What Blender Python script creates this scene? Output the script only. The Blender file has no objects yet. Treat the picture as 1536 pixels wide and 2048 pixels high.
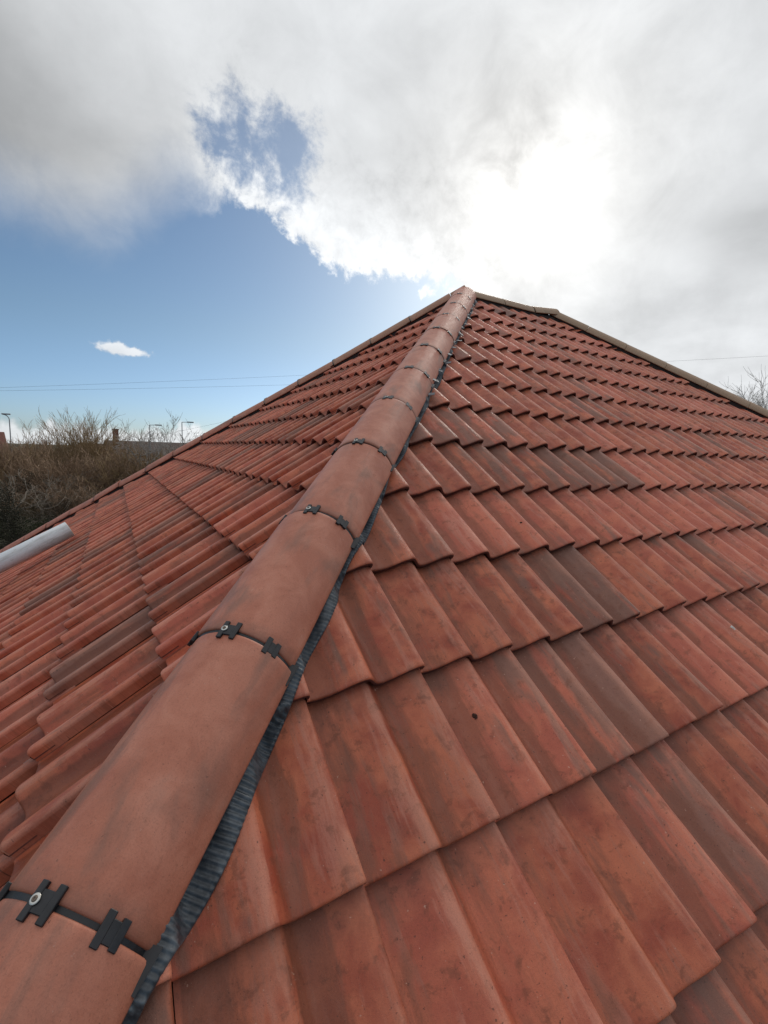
import bpy, bmesh, math, random
import numpy as np
from mathutils import Vector, Matrix

# ------------------------------------------------------------------ camera, light, sky, exposure
SC = bpy.context.scene
COL = SC.collection
ZA = 6.35                                    # height of the roof apex above the ground
CAM = Vector((-3.1858, -3.9665, ZA - 1.6908))
YAW, PIT, ROLL, FPX = 0.5271, -0.1256, 0.0325, 924.5
SUN_AZ, SUN_EL = math.radians(45.2), math.radians(26.6)      # azimuth from +Y towards +X

cy, sy, cp_, sp_ = math.cos(YAW), math.sin(YAW), math.cos(PIT), math.sin(PIT)
fw = Vector((sy * cp_, cy * cp_, sp_)); rt0 = Vector((cy, -sy, 0)); up0 = rt0.cross(fw)
rt = math.cos(ROLL) * rt0 + math.sin(ROLL) * up0
up = -math.sin(ROLL) * rt0 + math.cos(ROLL) * up0
cd = bpy.data.cameras.new('camera'); cam = bpy.data.objects.new('camera', cd); COL.objects.link(cam)
cam.matrix_world = Matrix(((rt.x, up.x, -fw.x, CAM.x), (rt.y, up.y, -fw.y, CAM.y), (rt.z, up.z, -fw.z, CAM.z), (0, 0, 0, 1)))
cd.sensor_fit = 'VERTICAL'; cd.sensor_height = 24.0; cd.lens = 24.0 * FPX / 2048.0
cd.clip_start = 0.02; cd.clip_end = 3000
SC.camera = cam
SC.view_settings.view_transform = 'Standard'; SC.view_settings.look = 'None'
SC.view_settings.exposure = 0.0; SC.view_settings.gamma = 1.0; SC.view_settings.use_curve_mapping = False

sd = Vector((math.sin(SUN_AZ) * math.cos(SUN_EL), math.cos(SUN_AZ) * math.cos(SUN_EL), math.sin(SUN_EL)))
sl = bpy.data.lights.new('sun', 'SUN'); sl.energy = 1.5; sl.angle = math.radians(10); sl.color = (1, .95, .86)
so = bpy.data.objects.new('sun', sl); COL.objects.link(so)
so.rotation_euler = (-sd).to_track_quat('-Z', 'Y').to_euler(); so.location = (20, 20, 30)


class NT:
    """small helper that writes node maths"""
    def __init__(s, tree): s.t = tree
    def n(s, typ, **kw):
        nd = s.t.nodes.new(typ)
        for k, v in kw.items(): setattr(nd, k, v)
        return nd
    def set(s, sock, v):
        if isinstance(v, (int, float)): sock.default_value = v
        elif isinstance(v, (tuple, list)):
            d = sock.default_value
            sock.default_value = tuple(v) + ((1,) if len(d) == 4 and len(v) == 3 else ())
        else: s.t.links.new(v, sock)
    def m(s, op, a, b=0.0, c=None, clamp=False):
        nd = s.n('ShaderNodeMath', operation=op); nd.use_clamp = clamp
        s.set(nd.inputs[0], a); s.set(nd.inputs[1], b)
        if c is not None: s.set(nd.inputs[2], c)
        return nd.outputs[0]
    def v(s, op, a, b=None, scale=None):
        nd = s.n('ShaderNodeVectorMath', operation=op); s.set(nd.inputs[0], a)
        if b is not None: s.set(nd.inputs[1], b)
        if scale is not None: s.set(nd.inputs['Scale'], scale)
        return nd.outputs['Value'] if op in ('DOT_PRODUCT', 'LENGTH') else nd.outputs[0]
    def ss(s, x, lo, hi):                     # smoothstep
        nd = s.n('ShaderNodeMapRange', interpolation_type='SMOOTHSTEP'); nd.clamp = True
        s.set(nd.inputs['Value'], x); s.set(nd.inputs['From Min'], lo); s.set(nd.inputs['From Max'], hi)
        return nd.outputs['Result']
    def lin(s, x, lo, hi, a, b):
        nd = s.n('ShaderNodeMapRange'); nd.clamp = True
        s.set(nd.inputs['Value'], x); s.set(nd.inputs['From Min'], lo); s.set(nd.inputs['From Max'], hi)
        s.set(nd.inputs['To Min'], a); s.set(nd.inputs['To Max'], b); return nd.outputs['Result']
    def mix(s, f, a, b, blend='MIX'):
        nd = s.n('ShaderNodeMix', data_type='RGBA', blend_type=blend)
        s.set(nd.inputs[0], f); s.set(nd.inputs[6], a); s.set(nd.inputs[7], b); return nd.outputs[2]
    def noise(s, vec, scale, detail=4, rough=.55, dist=0.0, dim='3D', w=0.0):
        nd = s.n('ShaderNodeTexNoise', noise_dimensions=dim)
        if vec is not None: s.set(nd.inputs['Vector'], vec)
        s.set(nd.inputs['Scale'], scale); s.set(nd.inputs['Detail'], detail); s.set(nd.inputs['Roughness'], rough)
        s.set(nd.inputs['Distortion'], dist)
        if dim == '4D': s.set(nd.inputs['W'], w)
        return nd.outputs['Fac']
    def comb(s, x, y, z):
        nd = s.n('ShaderNodeCombineXYZ'); s.set(nd.inputs[0], x); s.set(nd.inputs[1], y); s.set(nd.inputs[2], z); return nd.outputs[0]
    def sep(s, vec):
        nd = s.n('ShaderNodeSeparateXYZ'); s.set(nd.inputs[0], vec); return nd.outputs
    def ramp(s, f, stops):
        nd = s.n('ShaderNodeValToRGB'); cr = nd.color_ramp
        while len(cr.elements) < len(stops): cr.elements.new(.5)
        for e, (p, c) in zip(cr.elements, stops): e.position = p; e.color = tuple(c) + (1,)
        s.set(nd.inputs[0], f); return nd.outputs[0]


def build_world():
    w = bpy.data.worlds.new('World'); SC.world = w; w.use_nodes = True
    t = w.node_tree; t.nodes.clear(); N = NT(t)
    sky = N.n('ShaderNodeTexSky', sky_type='NISHITA'); sky.sun_disc = False
    sky.sun_elevation = SUN_EL; sky.sun_rotation = SUN_AZ; sky.air_density = 1.0; sky.dust_density = 0.7; sky.ozone_density = 1.6
    bg1 = N.n('ShaderNodeBackground'); bg1.inputs[1].default_value = 0.08
    d = N.n('ShaderNodeTexCoord').outputs['Generated']
    d = N.v('NORMALIZE', d)
    x, y, z = N.sep(d)
    deg = 180 / math.pi
    el = N.m('MULTIPLY', N.m('ARCSINE', z), deg)
    az = N.m('MULTIPLY', N.m('ARCTAN2', x, y), deg)
    low = N.m('SUBTRACT', 1, N.ss(el, 0, 14))
    t.links.new(N.v('MULTIPLY', sky.outputs[0], N.mix(low, (.84, .97, 1.06), (.74, .98, 1.45))), bg1.inputs[0])
    zz = N.m('ADD', N.m('MAXIMUM', z, 0.0), .22)
    P = N.comb(N.m('DIVIDE', x, zz), N.m('DIVIDE', y, zz), 0.0)
    # lower edge of the cloud deck, degrees of elevation against azimuth
    fc = N.n('ShaderNodeFloatCurve'); cu = fc.mapping.curves[0]
    pts = [(-180, 30), (-120, 24), (-60, 20), (-25, 19), (-8, 21.5), (-3, 21), (3, 23.5), (9, 26), (13, 25.5), (19.5, 23), (22.5, 21),
           (26, 19.4), (33, 19.8), (38, 18), (43, 12), (50, 4), (60, -2), (100, 2), (140, 20), (180, 30)]
    while len(cu.points) < len(pts): cu.points.new(.5, .5)
    for pnt, (a, e) in zip(cu.points, pts):
        pnt.location = ((a + 180) / 360, (e + 10) / 50); pnt.handle_type = 'AUTO'
    fc.mapping.update()
    N.set(fc.inputs['Value'], N.m('DIVIDE', N.m('ADD', az, 180), 360))
    elb = N.m('SUBTRACT', N.m('MULTIPLY', fc.outputs[0], 50), 10)
    n_big = N.noise(P, 1.6, 6, .55)
    n_mid = N.noise(d, 9.0, 8, .62, .35)
    n_fin = N.noise(d, 26.0, 8, .66, .2)
    crisp = N.m('MULTIPLY', N.ss(az, 4, 14), N.m('SUBTRACT', 1, N.ss(az, 50, 70)))
    soft = N.m('SUBTRACT', 1, crisp)
    amp = N.m('ADD', N.m('MULTIPLY', crisp, 5), 5)
    edge = N.m('ADD', N.m('SUBTRACT', el, elb), N.m('MULTIPLY', N.m('SUBTRACT', n_mid, .5), amp))
    edge = N.m('ADD', edge, N.m('MULTIPLY', N.m('SUBTRACT', n_fin, .5), N.m('MULTIPLY', crisp, 5)))
    wid = N.m('ADD', N.m('MULTIPLY', soft, 4.2), .75)
    deck = N.ss(N.m('DIVIDE', edge, wid), -1.0, 1.0)
    # torn holes in the deck
    def blob(a, e, ra, re):
        da = N.m('DIVIDE', N.m('SUBTRACT', az, a), ra); de = N.m('DIVIDE', N.m('SUBTRACT', el, e), re)
        return N.m('EXPONENT', N.m('MULTIPLY', N.m('ADD', N.m('MULTIPLY', da, da), N.m('MULTIPLY', de, de)), -1.0))
    hole = N.m('ADD', N.m('MULTIPLY', blob(17.0, 31.0, 5.2, 2.6), 1.15), N.m('MULTIPLY', blob(18.6, 27.2, 2.6, 3.2), .85))
    hole = N.m('ADD', hole, N.m('MULTIPLY', blob(10.8, 31.2, 2.4, 3.4), .62))
    hole = N.m('ADD', hole, N.m('MULTIPLY', blob(13.5, 27.8, 3.6, 2.2), .66))
    hn = N.m('ADD', N.m('MULTIPLY', N.m('SUBTRACT', n_mid, .5), 2.2), N.m('MULTIPLY', N.m('SUBTRACT', n_fin, .5), 2.4))
    hole = N.m('MULTIPLY', N.ss(hole, .06, .30), N.ss(N.m('SUBTRACT', hole, hn), .15, 1.15))
    deck = N.m('MULTIPLY', deck, N.m('SUBTRACT', 1, N.m('MULTIPLY', hole, .88)))
    # small fair-weather cloud and the low bank on the horizon
    sc_ = N.m('ADD', blob(0.9, 9.75, 2.7, .62), N.m('ADD', N.m('MULTIPLY', blob(0.1, 10.15, 1.2, .7), .55), N.m('MULTIPLY', blob(2.3, 9.6, 1.0, .35), .5)))
    small = N.ss(N.m('ADD', sc_, N.m('MULTIPLY', N.m('SUBTRACT', N.noise(d, 70, 6, .6), .5), 1.5)), .38, 1.0)
    bank_h = N.m('ADD', 1.5, N.m('MULTIPLY', N.m('SUBTRACT', N.noise(N.comb(az, 0.0, 0.0), .22, 3, .6), .42), 7.0))
    bank_h = N.m('ADD', bank_h, N.m('MULTIPLY', N.m('SUBTRACT', n_fin, .5), 2.6))
    bank = N.m('MULTIPLY', N.ss(N.m('SUBTRACT', bank_h, el), -.3, .9), .85)
    cover = N.m('MAXIMUM', N.m('MAXIMUM', deck, N.m('MULTIPLY', small, .9)), bank)
    # brightness of the cloud: thin and bright round the hidden sun, greyer away from it
    dot = N.m('MAXIMUM', N.v('DOT_PRODUCT', d, tuple(sd)), 0.0)
    g1 = N.m('POWER', dot, 45.0); g2 = N.m('POWER', dot, 5.0); g3 = N.m('POWER', dot, 240.0)
    base = N.m('ADD', .64, N.m('MULTIPLY', N.ss(n_big, .3, .72), .20))
    base = N.m('ADD', base, N.m('MULTIPLY', N.m('SUBTRACT', n_mid, .5), .26))
    base = N.m('ADD', base, N.m('MULTIPLY', N.m('MULTIPLY', N.m('SUBTRACT', n_fin, .5), N.m('MULTIPLY', crisp, N.m('SUBTRACT', 1, N.ss(edge, 5, 13)))), .75))
    base = N.m('ADD', base, N.m('MULTIPLY', g2, .10))
    base = N.m('ADD', base, N.m('MULTIPLY', g1, N.m('ADD', -.12, N.m('MULTIPLY', n_mid, .42))))
    base = N.m('ADD', base, N.m('MULTIPLY', g3, N.m('ADD', -.5, N.m('MULTIPLY', n_mid, 2.1))))
    rim = N.m('MULTIPLY', N.m('MULTIPLY', N.m('SUBTRACT', 1, N.ss(edge, 2, 9)), crisp), .18)
    base = N.m('ADD', base, rim)
    base = N.m('ADD', base, N.m('MULTIPLY', N.m('MAXIMUM', small, bank), .16))
    dk = N.m('MULTIPLY', N.m('MULTIPLY', blob(68, 21, 7, 3.5), .55), n_mid)
    dk = N.m('ADD', dk, N.m('MULTIPLY', blob(-12, 28, 15, 8), .50))
    base = N.m('MULTIPLY', base, N.m('SUBTRACT', 1, dk))
    tint = N.mix(N.m('MULTIPLY', g1, .8), (.96, .985, 1.01), (1.0, .98, .94))
    colr = N.v('SCALE', tint, scale=base)
    bg2 = N.n('ShaderNodeBackground'); t.links.new(colr, bg2.inputs[0]); bg2.inputs[1].default_value = 1.0
    mx = N.n('ShaderNodeMixShader'); t.links.new(cover, mx.inputs[0]); t.links.new(bg1.outputs[0], mx.inputs[1]); t.links.new(bg2.outputs[0], mx.inputs[2])
    out = N.n('ShaderNodeOutputWorld'); t.links.new(mx.outputs[0], out.inputs[0])
build_world()

# ------------------------------------------------------------------ helpers
random.seed(7); RNG = np.random.default_rng(7)
M = {}


def material(name, base, rough=.6, bump=None, bump_str=.3, bump_dist=.002, metal=0.0, spec=.5, fn=None):
    m = bpy.data.materials.new(name); m.use_nodes = True; t = m.node_tree; t.nodes.clear(); N = NT(t)
    p = N.n('ShaderNodeBsdfPrincipled'); o = N.n('ShaderNodeOutputMaterial'); t.links.new(p.outputs[0], o.inputs[0])
    p.inputs['Roughness'].default_value = rough; p.inputs['Metallic'].default_value = metal
    p.inputs['Specular IOR Level'].default_value = spec
    if fn: fn(N, p)
    else: N.set(p.inputs['Base Color'], base)
    M[name] = m; return m


def add_bump(N, p, h, strength, dist):
    b = N.n('ShaderNodeBump'); b.inputs['Strength'].default_value = strength; b.inputs['Distance'].default_value = dist
    N.set(b.inputs['Height'], h); N.t.links.new(b.outputs[0], p.inputs['Normal'])


def rnd_of(N):
    a = N.n('ShaderNodeAttribute', attribute_name='tile_rnd', attribute_type='GEOMETRY').outputs['Fac']
    return N.m('FRACT', N.m('ADD', N.m('MULTIPLY', N.n('ShaderNodeObjectInfo').outputs['Random'], 1.0), N.m('MULTIPLY', a, 1.713)))


def f_tile(N, p):
    r = rnd_of(N)
    r2 = N.m('FRACT', N.m('MULTIPLY', r, 57.31)); r3 = N.m('FRACT', N.m('MULTIPLY', r, 391.7))
    u, v, _ = N.sep(N.n('ShaderNodeUVMap', uv_map='tile_uv').outputs[0])          # metres across, metres along
    off = N.m('MULTIPLY', r, 83.0)
    q = N.comb(N.m('MULTIPLY', u, 15.0), N.m('MULTIPLY', v, 2.6), off)
    warp = N.noise(N.comb(N.m('MULTIPLY', u, 9), N.m('MULTIPLY', v, 9), off), 1.0, 3)
    streak = N.noise(q, 1.0, 4, .6, .35)
    q2 = N.comb(N.m('MULTIPLY', u, 34.0), N.m('MULTIPLY', v, 5.0), N.m('ADD', off, 9.0))
    fine_streak = N.noise(q2, 1.0, 5, .65, .3)
    blot = N.noise(N.comb(u, v, off), 30.0, 6, .7, .3)
    grain = N.noise(N.comb(u, v, off), 900.0, 2, .6)
    mott = N.noise(N.comb(u, v, off), 9.0, 4, .6, .4)
    c = N.mix(N.ss(mott, .33, .67), (.380, .072, .034), (.620, .170, .080))       # burnt red to orange terracotta
    c = N.mix(N.m('MULTIPLY', N.ss(r2, .35, 1.0), .50), c, (.500, .130, .082))
    c = N.mix(N.m('MULTIPLY', N.ss(fine_streak, .49, .66), .42), c, (.660, .285, .195))  # pale worn streaks
    # grey brown engobe bands, some tiles almost entirely
    bias = N.m('SUBTRACT', N.m('MULTIPLY', N.m('POWER', r3, 4.0), .30), .065)
    band = N.ss(N.m('ADD', N.m('ADD', streak, bias), N.m('MULTIPLY', N.m('SUBTRACT', warp, .5), .25)), .55, .70)
    c = N.mix(N.m('MULTIPLY', band, .74), c, N.mix(blot, (.120, .056, .038), (.270, .160, .115)))
    c = N.mix(N.m('MULTIPLY', N.ss(blot, .54, .66), .55), c, (.205, .060, .030))  # brown blotches
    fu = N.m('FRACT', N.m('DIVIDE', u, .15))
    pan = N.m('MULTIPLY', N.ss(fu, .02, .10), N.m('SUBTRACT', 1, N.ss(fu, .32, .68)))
    pan_dirt_shade = N.ss(N.m('ADD', N.m('MULTIPLY', fine_streak, .60), N.m('ADD', N.m('MULTIPLY', mott, .50), N.m('MULTIPLY', N.m('MULTIPLY', pan, N.ss(r3, -.3, .8)), .29))), .58, .76)
    c = N.mix(N.m('MULTIPLY', pan_dirt_shade, .66), c, (.190, .052, .024))  # brown dirt in the pans, plus trough form shading put into the colour
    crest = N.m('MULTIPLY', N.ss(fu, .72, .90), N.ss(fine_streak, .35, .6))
    c = N.mix(N.m('MULTIPLY', crest, .38), c, (.660, .270, .170))  # paler crests: edge wear plus a highlight painted into the colour
    # darker just below the lap of the course above
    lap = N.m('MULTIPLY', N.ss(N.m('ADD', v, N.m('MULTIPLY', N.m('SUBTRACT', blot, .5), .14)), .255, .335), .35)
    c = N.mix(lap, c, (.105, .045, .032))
    specks = N.ss(N.noise(N.comb(u, v, off), 150.0, 3, .6), .66, .71)
    c = N.mix(N.m('MULTIPLY', specks, .70), c, (.06, .025, .015))
    chips = N.ss(N.noise(N.comb(u, v, N.m('ADD', off, 3.0)), 110.0, 3, .6), .70, .74)
    c = N.mix(N.m('MULTIPLY', chips, .6), c, (.62, .36, .26))
    grit = N.noise(N.comb(u, v, off), 320.0, 3, .7)
    c = N.mix(N.m('MULTIPLY', N.ss(grit, .5, .75), .35), c, N.v('SCALE', c, scale=.45))
    c = N.mix(N.m('MULTIPLY', N.m('SUBTRACT', grain, .5), 1.1), c, N.v('SCALE', c, scale=1.7))
    c = N.v('SCALE', c, scale=N.m('ADD', .78, N.m('MULTIPLY', r2, .30)))
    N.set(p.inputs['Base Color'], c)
    N.set(p.inputs['Roughness'], N.lin(blot, .3, .7, .40, .58)); p.inputs['Specular IOR Level'].default_value = .42
    add_bump(N, p, N.m('ADD', N.m('ADD', N.m('MULTIPLY', grain, .4), N.m('MULTIPLY', grit, .8)), N.m('MULTIPLY', blot, 1.4)), .55, .0018)
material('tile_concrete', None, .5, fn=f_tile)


def f_hip(N, p):
    r = N.n('ShaderNodeObjectInfo').outputs['Random']; off = N.m('MULTIPLY', r, 71.0)
    glow_kh = N.sep(N.n('ShaderNodeObjectInfo').outputs['Color'])[0]
    co = N.n('ShaderNodeTexCoord').outputs['Object']; x, y, z = N.sep(co)
    q = N.v('ADD', co, N.comb(off, off, off))
    mott = N.noise(q, 11.0, 5, .62, .5); blot = N.noise(q, 55.0, 5, .7); grain = N.noise(q, 900.0, 2, .6)
    smear = N.noise(N.comb(N.m('MULTIPLY', x, 3.0), N.m('ADD', N.m('MULTIPLY', y, 11.0), off), N.m('MULTIPLY', z, 6.0)), 1.0, 4, .6, .5)
    brush = N.noise(N.comb(N.m('MULTIPLY', x, 120.0), N.m('MULTIPLY', y, 14.0), off), 1.0, 3, .6, .6)
    c = N.mix(N.ss(mott, .3, .7), (.400, .125, .070), (.510, .188, .115))
    c = N.mix(N.m('MULTIPLY', N.ss(smear, .52, .70), .62), c, (.200, .105, .075))
    c = N.mix(N.m('MULTIPLY', N.ss(mott, .55, .8), .3), c, (.480, .240, .170))
    c = N.mix(N.m('MULTIPLY', N.ss(blot, .60, .74), .35), c, (.16, .06, .035))
    specks = N.ss(N.noise(q, 150.0, 3, .6), .68, .73)
    c = N.mix(N.m('MULTIPLY', specks, .5), c, (.07, .03, .02))
    chips = N.ss(N.noise(q, 95.0, 3, .6), .70, .74)
    c = N.mix(N.m('MULTIPLY', chips, .3), c, (.55, .34, .26))
    grit = N.noise(q, 330.0, 3, .7)
    c = N.mix(N.m('MULTIPLY', N.ss(grit, .48, .72), .38), c, N.v('SCALE', c, scale=.5))
    endd = N.m('SUBTRACT', 1, N.ss(N.m('ADD', x, N.m('MULTIPLY', N.m('SUBTRACT', blot, .5), .06)), .0, .045))
    c = N.mix(N.m('MULTIPLY', endd, .45), c, (.12, .055, .035))
    c = N.mix(N.m('MULTIPLY', N.m('SUBTRACT', grain, .5), 1.0), c, N.v('SCALE', c, scale=1.6))
    c = N.mix(glow_kh, c, N.v('MULTIPLY', N.mix(mott, (.28, .19, .11), (.38, .28, .17)), (1, 1, 1)))  # khaki tint paints the low sun's glow onto the tile colour
    N.set(p.inputs['Base Color'], c)
    N.set(p.inputs['Roughness'], N.lin(blot, .3, .7, .48, .60))
    add_bump(N, p, N.m('ADD', N.m('ADD', N.m('MULTIPLY', grit, .9), blot), N.m('MULTIPLY', brush, .7)), .4, .0010)
material('hip_concrete', None, .45, fn=f_hip)


def f_flash(N, p):
    co = N.n('ShaderNodeTexCoord').outputs['Object']
    a = N.noise(co, 40, 4, .6)
    N.set(p.inputs['Base Color'], N.mix(N.ss(a, .35, .7), (.034, .040, .047), (.105, .118, .130)))
    N.set(p.inputs['Roughness'], N.lin(N.noise(co, 90, 3), .3, .7, .28, .5))
    add_bump(N, p, N.noise(co, 160, 3, .6), .12, .001)
material('pleated_flashing', None, .35, spec=.6, fn=f_flash)


def f_noisy(c1, c2, scale, rough=.7, bs=.3, bd=.01, stretch=(1, 1, 1)):
    def fn(N, p):
        co = N.v('MULTIPLY', N.n('ShaderNodeTexCoord').outputs['Object'], stretch)
        a = N.noise(co, scale, 6, .65, .3)
        N.set(p.inputs['Base Color'], N.mix(N.ss(a, .32, .68), c1, c2)); p.inputs['Roughness'].default_value = rough
        add_bump(N, p, a, bs, bd)
    return fn
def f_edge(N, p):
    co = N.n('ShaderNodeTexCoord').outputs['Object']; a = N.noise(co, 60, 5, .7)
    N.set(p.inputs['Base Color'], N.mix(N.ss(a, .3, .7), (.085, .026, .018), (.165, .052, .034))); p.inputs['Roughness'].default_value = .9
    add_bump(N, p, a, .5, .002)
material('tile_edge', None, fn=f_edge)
material('black_plastic', None, fn=f_noisy((.008, .008, .010), (.016, .016, .019), 60, .42, .2, .001))
material('underlay', None, fn=f_noisy((.020, .014, .012), (.035, .022, .018), 20, .9))
material('washer_metal', (.62, .60, .55), .35, metal=.6)
material('screw_dark', (.16, .12, .09), .4, metal=.5)
def f_pvc(N, p):
    co = N.n('ShaderNodeTexCoord').outputs['Object']; x, y, z = N.sep(co)
    a = N.noise(N.comb(N.m('MULTIPLY', x, 3.0), N.m('MULTIPLY', y, 20.0), N.m('MULTIPLY', z, 20.0)), 1.0, 5, .65, .4)
    b = N.noise(co, 45, 4, .6)
    c = N.mix(N.ss(a, .42, .72), (.70, .72, .73), (.46, .46, .44)); c = N.mix(N.m('MULTIPLY', N.ss(b, .58, .7), .4), c, (.30, .28, .24))
    N.set(p.inputs['Base Color'], c); p.inputs['Roughness'].default_value = .42
material('white_pvc', None, fn=f_pvc)
material('pvc_rim', (.62, .58, .36), .5)
material('wall_render', None, fn=f_noisy((.60, .56, .48), (.70, .66, .58), 5, .85))
material('white_paint', None, fn=f_noisy((.68, .69, .70), (.78, .79, .80), 3, .6))
material('window_glass', (.03, .04, .05), .08)
material('far_roof', None, fn=f_noisy((.085, .060, .050), (.14, .098, .080), 3.5, .8, .5, .05, (1, 1, 9)))
material('far_roof_red', None, fn=f_noisy((.16, .06, .045), (.22, .085, .06), 3.5, .8, .5, .05, (1, 1, 9)))
material('brick_wall', None, fn=f_noisy((.17, .075, .050), (.25, .12, .085), 9, .85))
material('galvanised', None, fn=f_noisy((.20, .21, .22), (.30, .31, .32), 6, .5))
material('wire_black', (.02, .02, .022), .6)
material('bark_brown', None, fn=f_noisy((.20, .125, .074), (.32, .205, .125), 5, .85))
material('bark_olive', None, fn=f_noisy((.22, .14, .068), (.34, .23, .115), 2, .85))
material('bark_grey', None, fn=f_noisy((.20, .16, .12), (.33, .27, .21), 4, .85))
material('bark_dark', None, fn=f_noisy((.05, .035, .022), (.11, .078, .048), 4, .9))
material('twig_grey', None, fn=f_noisy((.28, .25, .22), (.42, .38, .34), 3, .85))
material('ivy_leaf', None, fn=f_noisy((.020, .018, .010), (.048, .040, .022), 2, .95))
material('dry_grass', None, fn=f_noisy((.13, .10, .045), (.26, .20, .10), 1.2, .9))
material('fresh_grass', None, fn=f_noisy((.055, .075, .022), (.11, .14, .045), 1.5, .9))
material('moss', None, fn=f_noisy((.030, .012, .008), (.075, .030, .018), 120, .95))
material('dropping_white', None, fn=f_noisy((.42, .38, .34), (.62, .58, .54), 90, .8))


def f_ground(N, p):
    co = N.n('ShaderNodeTexCoord').outputs['Object']
    a = N.noise(co, .12, 6, .6); b = N.noise(co, 2.5, 6, .7)
    c = N.mix(N.ss(a, .4, .6), (.055, .072, .024), (.085, .066, .038))
    c = N.mix(N.ss(b, .4, .7), c, (.040, .034, .020))
    N.set(p.inputs['Base Color'], c); p.inputs['Roughness'].default_value = .95
    add_bump(N, p, b, .6, .08)
material('rough_turf', None, fn=f_ground)


def tag(o, label=None, cat=None, group=None, kind=None):
    if label: o['label'] = label
    if cat: o['category'] = cat
    if group: o['group'] = group
    if kind: o['kind'] = kind
    return o


def link(name, me, parent=None, mw=None):
    o = bpy.data.objects.new(name, me); COL.objects.link(o)
    if parent is not None: o.parent = parent
    if mw is not None: o.matrix_local = mw if parent is None else parent_world(parent).inverted() @ mw
    return o


PW = {}
def parent_world(o): return PW.get(o.name, Matrix.Identity(4))


def empty(name, mw=None):
    o = bpy.data.objects.new(name, None); COL.objects.link(o); o.empty_display_size = .2
    if mw is not None: o.matrix_world = mw; PW[o.name] = mw.copy()
    return o


def mesh(name, verts, faces, mats, smooth=True, mat_idx=None):
    me = bpy.data.meshes.new(name); me.from_pydata([tuple(v) for v in verts], [], [tuple(f) for f in faces])
    for m in (mats if isinstance(mats, (list, tuple)) else [mats]): me.materials.append(M[m])
    if smooth: me.polygons.foreach_set('use_smooth', [True] * len(me.polygons))
    if mat_idx is not None: me.polygons.foreach_set('material_index', mat_idx)
    me.update(); return me


def box_mesh(name, x0, x1, y0, y1, z0, z1, mat):
    v = [(x, y, z) for x in (x0, x1) for y in (y0, y1) for z in (z0, z1)]
    f = [(0, 1, 3, 2), (4, 6, 7, 5), (0, 4, 5, 1), (2, 3, 7, 6), (0, 2, 6, 4), (1, 5, 7, 3)]
    return mesh(name, v, f, mat, smooth=False)


def bevel_mesh(me, w, seg=2):
    bm = bmesh.new(); bm.from_mesh(me)
    bmesh.ops.bevel(bm, geom=list(bm.edges), offset=w, segments=seg, profile=.6, affect='EDGES'); bm.to_mesh(me); bm.free(); return me


def frame(ex, ey, ez, o):
    return Matrix(((ex[0], ey[0], ez[0], o[0]), (ex[1], ey[1], ez[1], o[1]), (ex[2], ey[2], ez[2], o[2]), (0, 0, 0, 1)))

# ------------------------------------------------------------------ the setting
g = [(x, y, 0) for x in (-1500, 1500) for y in (-1500, 1500)]
gr = link('ground', mesh('ground', g, [(0, 2, 3, 1)], 'rough_turf', False)); tag(gr, kind='structure')

# ------------------------------------------------------------------ the roof
PITCH = 0.6186; CP, SP = math.cos(PITCH), math.sin(PITCH)
W = 0.15; G = 0.3419; LR = 1.3154
X0, D0 = -2.5472, 4.1381; DL, YL = 3.1402, -1.0367
D_EAVE = 6.75; HALF = D_EAVE * CP
A = Vector((0, 0, ZA))
STEP = 0.028; TH = 0.016; HMAX = 0.039; TLEN = 0.415

house = empty('bungalow'); tag(house, 'bungalow with a hipped roof of red double-roll tiles, seen from up on its roof', 'house')

# profile of one tile across its 0.30 m: two rolls, the second ends in the side lap
PR = [(0.00, 2.0), (.06, .4), (.14, 0), (.25, 1.2), (.36, 4.4), (.47, 10.0), (.57, 16.4), (.66, 22.6), (.74, 27.4), (.82, 31.0), (.89, 32.8), (.94, 32.6), (.98, 30.4), (1.02, 26),
      (1.06, 19.5), (1.10, 12.5), (1.145, 6.2), (1.195, 2.2), (1.26, .5), (1.32, 1.9), (1.38, 4.6), (1.47, 10.0), (1.57, 16.4), (1.66, 22.6), (1.74, 27.4), (1.82, 31.0), (1.89, 32.8), (1.94, 33.0),
      (1.975, 31.6), (1.993, 28.5), (2.0, 24)]
PU = np.array([a for a, _ in PR]); PH = np.array([b for _, b in PR]) / 1000.0 * 1.18


def prof(u):                                  # u in rolls, 0..2
    return np.interp(np.mod(u, 2.0), PU, PH)


def tile_arrays():
    xs = PU * W; hs = PH - HMAX
    ys = [0.0, 0.0018, 0.006, 0.014, 0.12, 0.24, TLEN]
    dz = [-0.0048, -0.0014, 0.0, 0, 0, 0, 0]
    V = []; F = []; UV = []
    n = len(xs)
    def add(row): V.extend(row)
    rows = []
    # underside lip, nose bottom, then the top surface from nose to head
    rows.append([(x, .05, h - TH - STEP * .05 / G) for x, h in zip(xs, hs)])
    rows.append([(x, .001, h - TH) for x, h in zip(xs, hs)])
    for y, d in zip(ys, dz): rows.append([(x, y, h + d - STEP * y / G) for x, h in zip(xs, hs)])
    for r in rows: V.extend(r)
    for i in range(len(rows) - 1):
        for j in range(n - 1):
            F.append((i * n + j, i * n + j + 1, (i + 1) * n + j + 1, (i + 1) * n + j))
    # outer edge at the side lap
    k = len(V)
    yy = [0.0018, .12, .24, TLEN]
    for y in yy:
        zt = hs[-1] - STEP * y / G
        V.append((xs[-1], y, zt)); V.append((xs[-1] - .001, y, hs[0] + .0015 - STEP * y / G + .0005))
    for i in range(len(yy) - 1):
        a = k + 2 * i; F.append((a, a + 1, a + 3, a + 2))
    V = np.array(V)
    return V, F
TV, TF = tile_arrays()


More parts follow.
